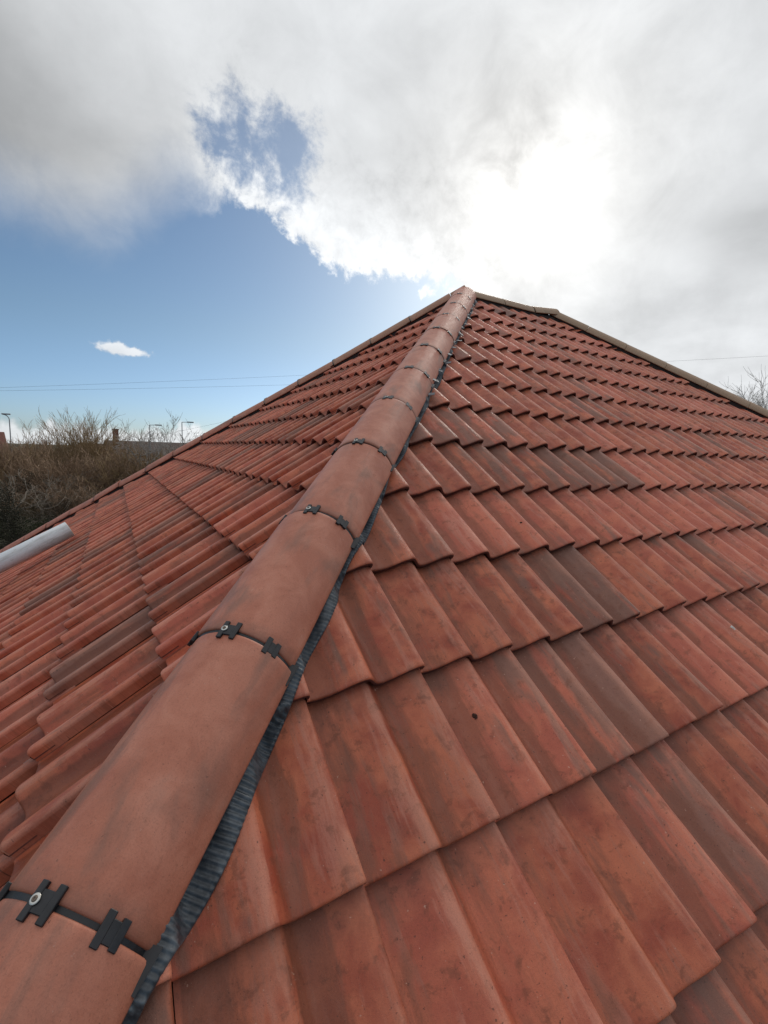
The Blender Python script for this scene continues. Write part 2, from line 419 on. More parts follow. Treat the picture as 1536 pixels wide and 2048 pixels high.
def tile_mesh():
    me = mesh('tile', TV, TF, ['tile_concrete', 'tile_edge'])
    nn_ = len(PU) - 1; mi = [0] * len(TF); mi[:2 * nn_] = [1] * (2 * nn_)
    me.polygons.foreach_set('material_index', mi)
    uv = me.uv_layers.new(name='tile_uv')
    idx = np.empty(len(me.loops), dtype=np.int32); me.loops.foreach_get('vertex_index', idx)
    uv.data.foreach_set('uv', TV[idx][:, :2].ravel().astype(np.float32))
    return me
TILE = tile_mesh()

EXR, ESR, ENR = Vector((1, 0, 0)), Vector((0, CP, SP)), Vector((0, -SP, CP))
EXL, ESL, ENL = Vector((0, -1, 0)), Vector((CP, 0, SP)), Vector((-SP, 0, CP))

# the roof boards under the tiles: one slope per face, 75 mm below the tile crests
def slope(pts, label):
    n = (Vector(pts[1]) - Vector(pts[0])).cross(Vector(pts[2]) - Vector(pts[0])).normalized()
    if n.z < 0: n = -n
    top = [Vector(p) + Vector((0, 0, ZA)) - n * .075 for p in pts]; bot = [p - n * .10 for p in top]
    k = len(pts); f = [tuple(range(k)), tuple(range(2 * k - 1, k - 1, -1))] + [(i, i + k, (i + 1) % k + k, (i + 1) % k) for i in range(k)]
    o = link('roof_slope', mesh('roof_slope', top + bot, f, 'underlay', False), house); o['label'] = label; return o
zE = -D_EAVE * SP
slopeR = slope([(0, 0, 0), (LR, 0, 0), (LR + HALF, -HALF, zE), (-HALF, -HALF, zE)], 'long roof slope on the right of the near hip')
slopeL = slope([(0, 0, 0), (-HALF, -HALF, zE), (-HALF, HALF, zE)], 'hip-end roof slope on the left of the near hip')
slopeB = slope([(0, 0, 0), (-HALF, HALF, zE), (LR + HALF, HALF, zE), (LR, 0, 0)], 'rear roof slope behind the ridge')
slopeE = slope([(LR, 0, 0), (LR + HALF, HALF, zE), (LR + HALF, -HALF, zE)], 'far hip-end roof slope')

camM = np.array([[rt.x, rt.y, rt.z], [up.x, up.y, up.z], [fw.x, fw.y, fw.z]])
def project(P):
    v = (np.atleast_2d(P) - np.array(CAM)) @ camM.T
    z = np.maximum(v[:, 2], 1e-3)
    return np.stack([768 + FPX * v[:, 0] / z, 1024 - FPX * v[:, 1] / z, v[:, 2]], 1)

tiles = []                                    # (matrix, slope, area seen, cut planes)
def lay(face):
    ex, es, en = (EXR, ESR, ENR) if face == 'R' else (EXL, ESL, ENL)
    for r in range(-9, 14):
        d = (D0 - r * G) if face == 'R' else (DL + (3 - r) * G)
        if d < .02 or d > D_EAVE + .05: continue
        for m in range(-40, 60):
            if face == 'R': x = X0 + (2 * m - 2) * W + .004
            else: x = -(YL - (2 * m - 1) * W) + .004      # along ex = -Y
            o = A + ex * x - es * d
            # keep test in plan: hip lines at 45 degrees
            c = []
            x0, x1, t0, t1 = x, x + 2 * W, d, max(d - TLEN, 0)
            if face == 'R': lo = -t0 * CP; lo_t = -t1 * CP; hi = LR + t0 * CP; hi_t = LR + t1 * CP
            else: lo = -t0 * CP; lo_t = -t1 * CP; hi = t0 * CP; hi_t = t1 * CP
            if x1 < lo + .01 or x0 > hi - .01: continue
            cuts = []
            if x0 < lo_t: cuts.append('lo')
            if x1 > hi_t: cuts.append('hi')
            if d - TLEN < .03: cuts.append('top')
            jx, jy, jz = random.gauss(0, .0009), random.gauss(0, .0016), random.gauss(0, .0006)
            rz = random.gauss(0, .0025); rx = random.gauss(0, .0020)
            mw = frame(ex, es, en, o) @ Matrix.Translation((jx, jy, jz)) @ Matrix.Rotation(rz, 4, 'Z') @ Matrix.Rotation(rx, 4, 'X')
            cor = np.array([mw @ Vector(p) for p in ((0, 0, 0), (2 * W, 0, 0), (2 * W, G, 0), (0, G, 0))])
            pr = project(cor)
            if (pr[:, 2] < .05).any(): area = 4e5 if (pr[:, 2] > .05).any() else -1
            else:
                inside = (pr[:, 0].max() > -10) and (pr[:, 0].min() < 1546) and (pr[:, 1].max() > -10) and (pr[:, 1].min() < 2060)
                a = pr[:, :2]; area = .5 * abs(np.dot(a[:, 0], np.roll(a[:, 1], -1)) - np.dot(a[:, 1], np.roll(a[:, 0], -1)))
                if not inside: area = -1
            tiles.append([mw, face, area, cuts])
lay('R'); lay('L')
tiles.sort(key=lambda t: -t[2])

S2 = math.sqrt(.5)
def cut_tile(mw, face, cuts):
    """a copy of the tile mesh in the tile's own frame, cut along the hip or the ridge"""
    me = TILE.copy(); bm = bmesh.new(); bm.from_mesh(me)
    inv = mw.inverted()
    for c in cuts:
        if face == 'R':
            if c == 'lo': co, no = A, Vector((S2, -S2, 0))
            elif c == 'hi': co, no = A + Vector((LR, 0, 0)), Vector((-S2, -S2, 0))
            else: co, no = A - ESR * .035, -ESR
        else:
            # ex = -Y, so 'lo' is the far (+Y) hip and 'hi' the near hip
            if c == 'lo': co, no = A, Vector((-S2, -S2, 0))
            elif c == 'hi': co, no = A, Vector((-S2, S2, 0))
            else: co, no = A - ESL * .035, -ESL
        if c != 'top': co = co + no * .018
        co_l = inv @ co; no_l = (inv.to_3x3() @ no).normalized()
        bmesh.ops.bisect_plane(bm, geom=bm.verts[:] + bm.edges[:] + bm.faces[:], plane_co=co_l, plane_no=no_l, clear_inner=True)
    if len(bm.faces) == 0: bm.free(); bpy.data.meshes.remove(me); return None
    bm.to_mesh(me); bm.free(); return me

NBIG = 300; n_own = 0
restV, restF, restUV, restR, restM = [], [], [], [], []; vo = 0
proto = None
for mw, face, area, cuts in tiles:
    me = TILE
    if cuts:
        me = cut_tile(mw, face, cuts)
        if me is None: continue
    par = slopeR if face == 'R' else slopeL
    if n_own < NBIG and area > 0:
        if proto is None: o = proto = bpy.data.objects.new('tile', me)
        else: o = proto.copy(); o.data = me
        COL.objects.link(o); o.parent = par; o.matrix_local = mw; n_own += 1
    else:
        k = len(me.vertices); co = np.empty(k * 3, dtype=np.float32); me.vertices.foreach_get('co', co); co = co.reshape(-1, 3)
        Mx = np.array(mw); wco = co @ Mx[:3, :3].T + Mx[:3, 3]
        restV.append(wco); rr = random.random(); restR.append(np.full(k, rr, dtype=np.float32))
        for pl in me.polygons: restF.append([vo + i for i in pl.vertices]); restM.append(pl.material_index)
        uvd = np.empty(len(me.loops) * 2, dtype=np.float32); me.uv_layers['tile_uv'].data.foreach_get('uv', uvd); restUV.append(uvd)
        vo += k
        if me is not TILE: bpy.data.meshes.remove(me)
RV = np.concatenate(restV)
me = bpy.data.meshes.new('tile_field'); me.from_pydata(RV.tolist(), [], restF); me.materials.append(M['tile_concrete']); me.materials.append(M['tile_edge']); me.polygons.foreach_set('material_index', restM)
me.polygons.foreach_set('use_smooth', [True] * len(me.polygons))
uv = me.uv_layers.new(name='tile_uv'); uv.data.foreach_set('uv', np.concatenate(restUV))
at = me.attributes.new('tile_rnd', 'FLOAT', 'POINT'); at.data.foreach_set('value', np.concatenate(restR))
o = link('tile_field', me, house); o['kind'] = 'stuff'; o['label'] = 'the remaining red roof tiles, far up the slopes and down to the eaves'
print('tiles', len(tiles), 'own', n_own, 'in view', sum(1 for t in tiles if t[2] > 0))

# ------------------------------------------------------------------ hip and ridge tiles
def surf_z(face, Pw):
    """height of the tile surface above the crest plane at world point (vectorised on numpy)"""
    ex, es = (EXR, ESR) if face == 'R' else (EXL, ESL)
    P = np.asarray(Pw) - np.array(A)
    xx = P @ np.array(ex); d = -(P @ np.array(es))
    if face == 'R': u = (xx - X0 - .004) / W; k = (D0 - d) / G
    else: u = (xx + YL - .004) / W + 1; k = (DL + 3 * G - d) / G
    fr = k - np.floor(k)
    return prof(u) - HMAX - STEP * fr

HDIR = Vector((-CP / SP, -CP / SP, -1)).normalized()
HALFW, SAG, HTH = .1235, .092, .014
RAD = (HALFW ** 2 + SAG ** 2) / (2 * SAG); AMAX = math.asin(HALFW / RAD) if SAG < RAD else math.pi / 2


def hip_mesh(length, seg=26, rnd_end=False, wscale=1.0):
    """tile along +x from 0 to length, crown at z=0, opening downwards, with thick rounded rims"""
    prof_pts = []
    for i in range(seg + 1):
        a = -AMAX + 2 * AMAX * i / seg
        prof_pts.append((RAD * math.sin(a) * wscale, RAD * (math.cos(a) - 1), a))
    out = []
    # outer arc, then the rim, then the inner arc
    for yv, zv, a in prof_pts: out.append((yv, zv))
    e = out[-1]; out += [(e[0] + .004, e[1] - .010), (e[0] + .003, e[1] - .016), (e[0] - .008, e[1] - .018)]
    for yv, zv, a in reversed(prof_pts): out.append((yv * (1 - HTH / RAD), zv - HTH * math.cos(a) - (.0)))
    s = out[0]; out += [(s[0] + .008, s[1] - .018), (s[0] - .003, s[1] - .016), (s[0] - .004, s[1] - .010)]
    n = len(out)
    def ring(x, inset): 
        r = []
        for (yv, zv) in out:
            r.append((x, yv * (1 - inset / .12), zv - inset * .9))
        return r
    stations = [(0.0, .0035), (.0015, .0012), (.005, 0), (.012, 0)] + [(length * t, 0) for t in (.25, .5, .75)] + [(length - .012, 0), (length - .005, 0), (length - .0015, .0012), (length, .0035)]
    if rnd_end: stations = stations[:-4] + [(length - .10 + .10 * math.sin(k * math.pi / 16), .060 * (1 - math.cos(k * math.pi / 16))) for k in range(9)]
    V = []
    for x, ins in stations: V += ring(x, ins)
    F = []
    for i in range(len(stations) - 1):
        for j in range(n): F.append((i * n + j, i * n + (j + 1) % n, (i + 1) * n + (j + 1) % n, (i + 1) * n + j))
    # end walls between outer and inner arcs
    for base in (0, (len(stations) - 1) * n):
        for j in range(seg):
            o_, i_ = j, seg + 4 + (seg - j)
            F.append((base + o_, base + o_ + 1, base + i_ - 1, base + i_))
    me = mesh('hip_tile', V, F, 'hip_concrete')
    bm = bmesh.new(); bm.from_mesh(me); bmesh.ops.recalc_face_normals(bm, faces=bm.faces); bm.to_mesh(me); bm.free()
    return me


def hframe(start, dirv, roll=0.0):
    """frame with x along the tile (uphill), z up and away, y to the left"""
    ex = dirv.normalized(); ey = Vector((0, 0, 1)).cross(ex).normalized(); ez = ex.cross(ey)
    return frame(ex, ey, ez, start)

HH = .0575; HE = .471; HN0 = 5.209; GAP = .0075
HL = {}
def hipt(length, rnd=False):
    k = (round(length, 3), rnd)
    if k not in HL: HL[k] = hip_mesh(length, rnd_end=rnd)
    return HL[k]

TOP = A + Vector((0, 0, HH))
updir = -HDIR
# near hip: joints at n0 - i*e measured down from the apex
hip_proto = None
def put_hip(mw, me, glow_khaki=0.0, name='hip_tile', label=None):
    global hip_proto
    if hip_proto is None: o = hip_proto = bpy.data.objects.new(name, me)
    else: o = hip_proto.copy(); o.data = me; o.name = name
    COL.objects.link(o); o.parent = house; o.matrix_local = mw; o.color = (glow_khaki, 0, 0, 1)  # red channel carries the painted sun-glow tint
    if label: o['label'] = label
    return o

joints = []
i = -3
while True:
    dist = HN0 - i * HE                      # joint below this tile
    if dist < .15: break
    nxt = dist - HE
    start = TOP + HDIR * dist
    ln = HE - GAP if nxt > .1 else dist + .012
    mw = hframe(start + updir * (GAP / 2), updir) @ Matrix.Translation((0, random.gauss(0, .0012), random.gauss(0, .001))) @ Matrix.Rotation(random.gauss(0, .004), 4, 'Z')
    put_hip(mw, hipt(ln, nxt <= .1), 0.0)
    joints.append((i, dist)); i += 1
    if nxt <= .1: break

# far left hip
HDL = Vector((-CP / SP, CP / SP, -1)).normalized(); EL = .4764; NL0 = 1.1211
ljoints = [NL0 + EL * k for k in range(-2, 16) if 0 < NL0 + EL * k < D_EAVE * 1.29]
lj = [.0] + ljoints
for a, b in zip(lj[:-1], lj[1:]):
    ln = b - a - GAP
    mw = hframe(TOP + HDL * (b - GAP / 2), -HDL) @ Matrix.Rotation(random.gauss(0, .010), 4, 'Y') @ Matrix.Rotation(random.gauss(0, .006), 4, 'Z')
    put_hip(mw @ Matrix.Diagonal((1, .84, .84, 1)), hipt(ln), max(0.0, min(.45, .62 - a / 4.5)))  # painted glow tint fades down the hip
# ridge, then the hip running down to the right
rx = [.02, .26, .70, LR - .14]
rx = [.03, .48, .93, LR + .02]
for k, (a, b) in enumerate(zip(rx[:-1], rx[1:])):
    tilt = 0.0 if k < 2 else -.05
    mw = hframe(TOP + Vector((b - .004, 0, -.040)), Vector((-1, 0, 0)))
    if k == 2: mw = frame((-.9945, 0, -.105), (0, -1, 0), (-.105, 0, .9945), TOP + Vector((b, 0, .004)))
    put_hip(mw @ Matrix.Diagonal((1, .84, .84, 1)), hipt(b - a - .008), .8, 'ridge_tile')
B = TOP + Vector((LR, 0, 0)); HDR = Vector((CP / SP, -CP / SP, -1)).normalized()
for (pa, pb) in ((TOP + Vector((.05, 0, -.05)), TOP + Vector((LR, 0, -.05))), (TOP + HDL * .1, TOP + HDL * 8.3), (B + HDR * .03, B + HDR * 8.3), (TOP + HDIR * .1, TOP + HDIR * 8.3)):
    dv = (pb - pa).normalized(); fr = hframe(pa, dv); ln = (pb - pa).length
    V = [(x, y, z) for x in (0, ln) for (y, z) in ((-.092, -.150), (-.092, -.085), (-.05, -.045), (.05, -.045), (.092, -.085), (.092, -.150))]
    F = [(i, i + 1, i + 7, i + 6) for i in range(5)] + [(5, 0, 6, 11), (0, 5, 4, 3, 2, 1), (6, 7, 8, 9, 10, 11)]
    bt = link('ridge_batten', mesh('ridge_batten', V, F, 'underlay', False), house); bt.matrix_local = fr
k = 0; a = .0
while a < D_EAVE * 1.28:
    b = a + .4706
    mw = hframe(B + HDR * b, -HDR) @ Matrix.Rotation(random.gauss(.004, .006), 4, 'Y')
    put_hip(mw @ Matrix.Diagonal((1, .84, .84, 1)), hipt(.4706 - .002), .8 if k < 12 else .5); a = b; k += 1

# ------------------------------------------------------------------ joint unions with their clamps and screws
def arc_pt(a, rad_off=0.0):
    r = RAD + rad_off; return (r * math.sin(a), r * math.cos(a) - RAD)


def band_mesh():
    """dark gasket strap that shows in the gap between two hip tiles, running over the crown"""
    V, F = [], []; n = 30; am = AMAX * 1.02
    secs = [(-.032, -HTH - .003), (-.032, -HTH - .001), (-.007, -HTH - .001), (-.007, -.0040), (.007, -.0040), (.007, -HTH - .001), (.032, -HTH - .001), (.032, -HTH - .003)]
    for i in range(n + 1):
        a = -am + 2 * am * i / n
        for (x, ro) in secs:
            yy, zz = arc_pt(a, ro); V.append((x, yy, zz))
    s = len(secs)
    for i in range(n):
        for j in range(s): F.append((i * s + j, i * s + (j + 1) % s, (i + 1) * s + (j + 1) % s, (i + 1) * s + j))
    # end plates lapping down over the flashing on both sides
    for sg in (1, -1):
        y0, z0 = arc_pt(sg * AMAX, -.010)
        pts = [(-.034, y0 - sg * .010, z0 + .004), (.008, y0 - sg * .010, z0 + .004), (.012, y0 + sg * .026, z0 - .004), (-.040, y0 + sg * .020, z0 - .004)]
        k = len(V); V += pts + [(p[0], p[1] - sg * .002, p[2] - .004) for p in pts]
        F += [(k, k + 1, k + 2, k + 3), (k + 7, k + 6, k + 5, k + 4)] + [(k + i, k + 4 + i, k + 4 + (i + 1) % 4, k + (i + 1) % 4) for i in range(4)]
    me = mesh('joint_strap', V, F, 'black_plastic', smooth=False)
    bm = bmesh.new(); bm.from_mesh(me); bmesh.ops.recalc_face_normals(bm, faces=bm.faces); bm.to_mesh(me); bm.free(); return me


def clamp_mesh(a_c, spread, bars, blen, bw=.011):
    """two cross bars over the joint, linked by a short bridge; sits on the outside of the tiles"""
    bm = bmesh.new()
    def slab(a0, a1, x0, x1, r0, r1, skew=0.0, seg=3):
        vs = []
        for i in range(seg + 1):
            a = a0 + (a1 - a0) * i / seg
            for (x, r) in ((x0, r0), (x1, r0), (x1, r1), (x0, r1)):
                yy, zz = arc_pt(a, r); vs.append(bm.verts.new((x + skew * (a - a_c), yy, zz)))
        for i in range(seg):
            for j in range(4): bm.faces.new((vs[i * 4 + j], vs[i * 4 + (j + 1) % 4], vs[(i + 1) * 4 + (j + 1) % 4], vs[(i + 1) * 4 + j]))
        bm.faces.new(vs[:4]); bm.faces.new(vs[-4:])
    for k, b in enumerate(bars):
        w = bw / RAD
        ext = blen[k]
        slab(a_c + b - w / 2, a_c + b + w / 2, -ext[0], ext[1], -.002, .0055)
    slab(a_c + min(bars), a_c + max(bars), -.013, .013, -.004, .0042)
    bmesh.ops.recalc_face_normals(bm, faces=bm.faces)
    bmesh.ops.bevel(bm, geom=list(bm.edges), offset=.0009, segments=1, affect='EDGES')
    me = bpy.data.meshes.new('clamp'); bm.to_mesh(me); bm.free(); me.materials.append(M['black_plastic']); return me


def revolve(prof_, n=20):
    V, F = [], []
    for (r, z) in prof_:
        for i in range(n): V.append((r * math.cos(2 * math.pi * i / n), r * math.sin(2 * math.pi * i / n), z))
    for k in range(len(prof_) - 1):
        for i in range(n): F.append((k * n + i, k * n + (i + 1) % n, (k + 1) * n + (i + 1) % n, (k + 1) * n + i))
    F.append(tuple(range((len(prof_) - 1) * n, len(prof_) * n))); return V, F

STRAP = band_mesh()
# x axis of the frame runs uphill; +y is the left of somebody looking uphill
C_TOP = clamp_mesh(.0, .1, (.085, -.085), ((.026, .026), (.028, .028)), (.026, .026) and None or ((.026, .026), (.029, .027)), .0115) if False else None
def top_clamp(): return clamp_mesh(0.0, 0, (.055, -.115), (), [(.026, .027), (.029, .024)], .0120) if False else None


def make_clamp(a_c, bars, ext, bw):
    return clamp_mesh(a_c, 0, bars, ext, bw)
CL_TOP = make_clamp(-.035, (.105, -.110), ((.023, .021), (.021, .022)), .0105)
CL_RIGHT = make_clamp(-.80, (.088, -.088), ((.020, .020), (.016, .018)), .0110)
CL_LEFT = make_clamp(.86, (.06, -.06), ((.015, .014), (.014, .013)), .0100)
CS_TOP = make_clamp(-.035, (.13, -.10), ((.022, .016), (.018, .020)), .015)
CS_RIGHT = make_clamp(-.82, (.07, -.10), ((.014, .020), (.018, .016)), .014)
wv, wf = revolve([(.0, .0), (.0066, .0), (.0070, .0012), (.0064, .0022), (.0042, .0024), (.0039, .0024)])
WASH = mesh('screw_washer', wv, wf[:-1], 'washer_metal')
sv, sf = revolve([(.0038, .0008), (.0038, .0030), (.0030, .0038), (.0015, .0038), (.0013, .0024)], 12)
SCR = mesh('screw_head', sv, sf, 'screw_dark')

sproto = None
for idx, dist in joints:
    mw = hframe(TOP + HDIR * dist, updir)
    o = link('hip_union', STRAP, house, mw); PW[o.name] = mw.copy()
    o['label'] = 'black plastic union strap between two hip tiles'
    for me_ in ((CL_TOP, CL_RIGHT, CL_LEFT) if idx < 4 else (CS_TOP, CS_RIGHT)):
        c = link('clamp', me_, o)
    if idx < 5:
        yy, zz = arc_pt(.045, .0048)
        for nm, mm in (('screw_washer', WASH), ('screw_head', SCR)):
            s = link(nm, mm, o); s.matrix_local = Matrix.Translation((.000, yy, zz)) @ Matrix.Rotation(-.02, 4, 'X')
for dist in ljoints[1:]:
    mw = hframe(TOP + HDL * dist, -HDL) @ Matrix.Diagonal((1, .84, .84, 1))
    o = link('hip_union', STRAP, house, mw); o['label'] = 'black plastic union strap between two hip tiles'
    link('clamp', CS_TOP, o)

# ------------------------------------------------------------------ pleated flashing beside the near hip tiles
def flashing(face, hd, t0, t1, origin, amp_seed):
    """strip dressed down onto the tiles beside a hip; follows their rolls"""
    en = ENR if face == 'R' else ENL
    side = Vector((S2, -S2, 0)) if face == 'R' else Vector((-S2, S2, 0))
    nn = hd.cross(side); nn = nn if nn.z > 0 else -nn
    # in-plane direction away from the hip
    va = side - nn * (side.dot(en) / nn.dot(en)); va.normalize()
    n = int((t1 - t0) / .0022); ts = np.linspace(t0, t1, n)
    rg = np.random.default_rng(amp_seed)
    ph = np.cumsum(rg.uniform(.85, 1.15, n)) * .0022 / .0105 * 2 * math.pi
    wob = sum(rg.uniform(.4, 1) * np.sin(ts * f + rg.uniform(0, 6)) for f in (3.1, 7.7, 13.0, 21.0)) / 2.2
    outer = .153 + .012 * wob + .014 * np.clip((ts - 4.3) / .9, 0, 1)
    ks = [0, .2, .4, .55, .7, .82, .92, 1.0]
    V = []; inner = .100
    A0 = np.array(A); h_ = np.array(hd); v_ = np.array(va); n_ = np.array(en)
    for k in ks:
        lat = inner + (outer - inner) * k
        base = A0 + ts[:, None] * h_ + lat[:, None] * v_
        hz = surf_z(face, base)
        hz = np.max(np.stack([np.roll(hz, j) for j in range(-7, 8)]), axis=0)
        hz_s = np.convolve(np.pad(hz, 6, mode='edge'), np.ones(13) / 13, mode='valid')
        lift = np.maximum(hz, hz_s) + .004 + (1 - k) ** 1.3 * .018
        pl = .0034 * np.sin(ph + k * .8) * (1 - .35 * k) * (.65 + .35 * np.clip(1.2 * np.sin(ts * 9 + 2) + .8, 0, 1))
        V.append(base + (lift + pl)[:, None] * n_)
    # turned down outer rim
    V.append(V[-1] + v_ * .002 - n_ * .005)
    R = len(V); allv = np.concatenate(V)
    F = []
    for r in range(R - 1):
        b0, b1 = r * n, (r + 1) * n
        F += [(b0 + i, b0 + i + 1, b1 + i + 1, b1 + i) for i in range(n - 1)]
    return mesh('hip_flashing', allv, F, 'pleated_flashing')
o = link('hip_flashing', flashing('R', HDIR, .15, D_EAVE * 1.27, A, 5), house); o['label'] = 'dark blue-grey pleated flashing along the right edge of the near hip'
o = link('hip_flashing', flashing('L', HDIR, .15, D_EAVE * 1.27, A, 9), house); o['label'] = 'pleated flashing tucked under the left edge of the near hip'

# silver tabs of the flashing that stick out beside the upper unions
bm = bmesh.new()
enR = ENR; side = Vector((S2, -S2, 0)); nnv = HDIR.cross(side); nnv = nnv if nnv.z > 0 else -nnv
va = (side - nnv * (side.dot(enR) / nnv.dot(enR))).normalized()
rg = random.Random(3)
for k in range(16):
    t = .30 + k * .19 + rg.uniform(-.02, .02)
    if t > 3.1: break
    c = A + HDIR * t + va * rg.uniform(.135, .165) + enR * rg.uniform(.004, .016)
    sx, sy_ = rg.uniform(.010, .020), rg.uniform(.012, .022)
    a = rg.uniform(-.4, .4); tl = rg.uniform(-.5, .5)
    e1 = (HDIR * math.cos(a) + va * math.sin(a)); e2 = (va * math.cos(a) - HDIR * math.sin(a)) * math.cos(tl) + enR * math.sin(tl); e3 = e1.cross(e2)
    vs = [bm.verts.new(c + e1 * (x * sx) + e2 * (y * sy_) + e3 * (z * .0012)) for x in (-1, 1) for y in (-1, 1) for z in (-1, 1)]
    for f in [(0, 1, 3, 2), (4, 6, 7, 5), (0, 4, 5, 1), (2, 3, 7, 6), (0, 2, 6, 4), (1, 5, 7, 3)]: bm.faces.new([vs[i] for i in f])
bmesh.ops.recalc_face_normals(bm, faces=bm.faces)
me = bpy.data.meshes.new('flashing_tabs'); bm.to_mesh(me); bm.free()
material('flash_silver', None, fn=f_noisy((.06, .06, .07), (.20, .20, .21), 60, .55, .3, .002)); me.materials.append(M['flash_silver'])
o = link('flashing_tab', me, house); o['kind'] = 'stuff'; o['label'] = 'crumpled silvery tabs of the flashing beside the upper hip tiles'

# walls, fascia and gutter of the bungalow (below the frame)
zev = ZA + zE - .10; wx0, wx1, wy = -HALF + .45, LR + HALF - .45, HALF - .45
link('wall', box_mesh('wall', wx0, wx1, -wy, wy, -.05, zev - .05 + .25, 'wall_render'), house)
for (a, b, c, d) in ((-HALF, LR + HALF, -HALF - .02, -HALF), (-HALF, LR + HALF, HALF, HALF + .02), (-HALF - .02, -HALF, -HALF, HALF), (LR + HALF, LR + HALF + .02, -HALF, HALF)):
    link('fascia', box_mesh('fascia', a, b, c, d, zev - .20, zev - .02, 'white_paint'), house)

# ------------------------------------------------------------------ small things lying on the roof
def on_face(face, px, py, off=0.0):
    """point where the view ray of a photo pixel meets a roof face (used once, to read positions off the photograph)"""
    en = ENR if face == 'R' else ENL
    v = rt * ((px - 768) / FPX) + up * (-(py - 1024) / FPX) + fw
    t = ((A + en * off - CAM).dot(en)) / v.dot(en)
    return CAM + v * t

R_P = .072
def tube_mesh(name, r, th, ln, n=48):
    prof_ = [(r, 0), (r, ln), (r - .0015, ln + .0015), (r - th, ln), (r - th, 0)]
    V, F, mi = [], [], []
    for (rr, x) in prof_:
        for i in range(n): V.append((x, rr * math.cos(2 * math.pi * i / n), rr * math.sin(2 * math.pi * i / n)))
    for k in range(5):
        for i in range(n):
            F.append((k * n + i, k * n + (i + 1) % n, ((k + 1) % 5) * n + (i + 1) % n, ((k + 1) % 5) * n + i)); mi.append(1 if k in (1, 2) else 0)
    me = mesh(name, V, F, ['white_pvc', 'pvc_rim'], True, mi); 
    bm = bmesh.new(); bm.from_mesh(me); bmesh.ops.recalc_face_normals(bm, faces=bm.faces); bm.to_mesh(me); bm.free(); return me
pe = on_face('L', 139, 1058, R_P + .002); ps = on_face('L', -40, 1147, R_P + .002)
ve = (pe - CAM).normalized(); vs = (ps - CAM).normalized()
pd = (ve - vs) - ve * (ve - vs).dot(ve); pd.normalize(); pd = (pd * math.cos(.07) + ve * math.sin(.07)).normalized(); pl = 1.5
pz = ENL; py_ = pz.cross(pd).normalized(); pz2 = pd.cross(py_)
pip = link('pipe', tube_mesh('pipe', R_P, .005, pl), None, frame(pd, py_, pz2, pe - pd * pl))
tag(pip, 'white plastic pipe lying on the red tiles at the left edge, beside the far hip', 'pipe')


def splat(face, px, py, size, mat, name, label, cat, h=.0015, seed=1, lobes=9, elong=1.0):
    en, ex = (ENR, EXR) if face == 'R' else (ENL, EXL)
    rg = random.Random(seed)
    p = on_face(face, px, py, -.012)
    hz = float(surf_z(face, np.array(p))); p = on_face(face, px, py, hz)
    bm = bmesh.new(); n = 22; ey = en.cross(ex)
    top, bot = [], []
    for i in range(n):
        a = 2 * math.pi * i / n; r = size * (.55 + .45 * abs(math.sin(a * lobes / 2 + seed))) * rg.uniform(.75, 1.15)
        q = p + ex * (r * math.cos(a)) + ey * (r * math.sin(a) * elong)
        zt = float(surf_z(face, np.array(q)))
        base = q - en * ((q - A).dot(en)) + en * zt
        bot.append(bm.verts.new(base - en * .001)); top.append(bm.verts.new(base + en * h - (base - p) * .12))
    c = bm.verts.new(p - en * ((p - A).dot(en)) + en * (float(surf_z(face, np.array(p))) + h * 1.5))
    for i in range(n):
        bm.faces.new((bot[i], bot[(i + 1) % n], top[(i + 1) % n], top[i])); bm.faces.new((top[i], top[(i + 1) % n], c))
    me = bpy.data.meshes.new(name); bm.to_mesh(me); bm.free(); me.materials.append(M[mat])
    o = link(name, me); tag(o, label, cat); return o
splat('R', 1457, 1262, .015, 'dropping_white', 'bird_dropping', 'pale star-shaped bird dropping on a tile near the right edge', 'bird dropping', seed=2)
splat('R', 1407, 941, .017, 'dropping_white', 'bird_dropping', 'small pale bird dropping high on the right slope', 'bird dropping', seed=5)
splat('L', 51, 1518, .0055, 'dropping_white', 'bird_dropping', 'tiny white fleck beside a tile nose on the left slope', 'bird dropping', seed=8, elong=2.2)
splat('R', 945, 1437, .0065, 'moss', 'moss_clump', 'dark brown moss clump on a red-brown tile of the right slope', 'moss', h=.005, seed=4, elong=1.2)
splat('R', 1040, 1048, .005, 'moss', 'moss_clump', 'tiny dark moss speck on a tile two courses above the larger clump', 'moss', h=.003, seed=6)

# ------------------------------------------------------------------ beyond the roof: trees, thicket, houses, lamps, wires
def at(az, dist, z=0.0):
    a = math.radians(az); return Vector((CAM.x + dist * math.sin(a), CAM.y + dist * math.cos(a), z))


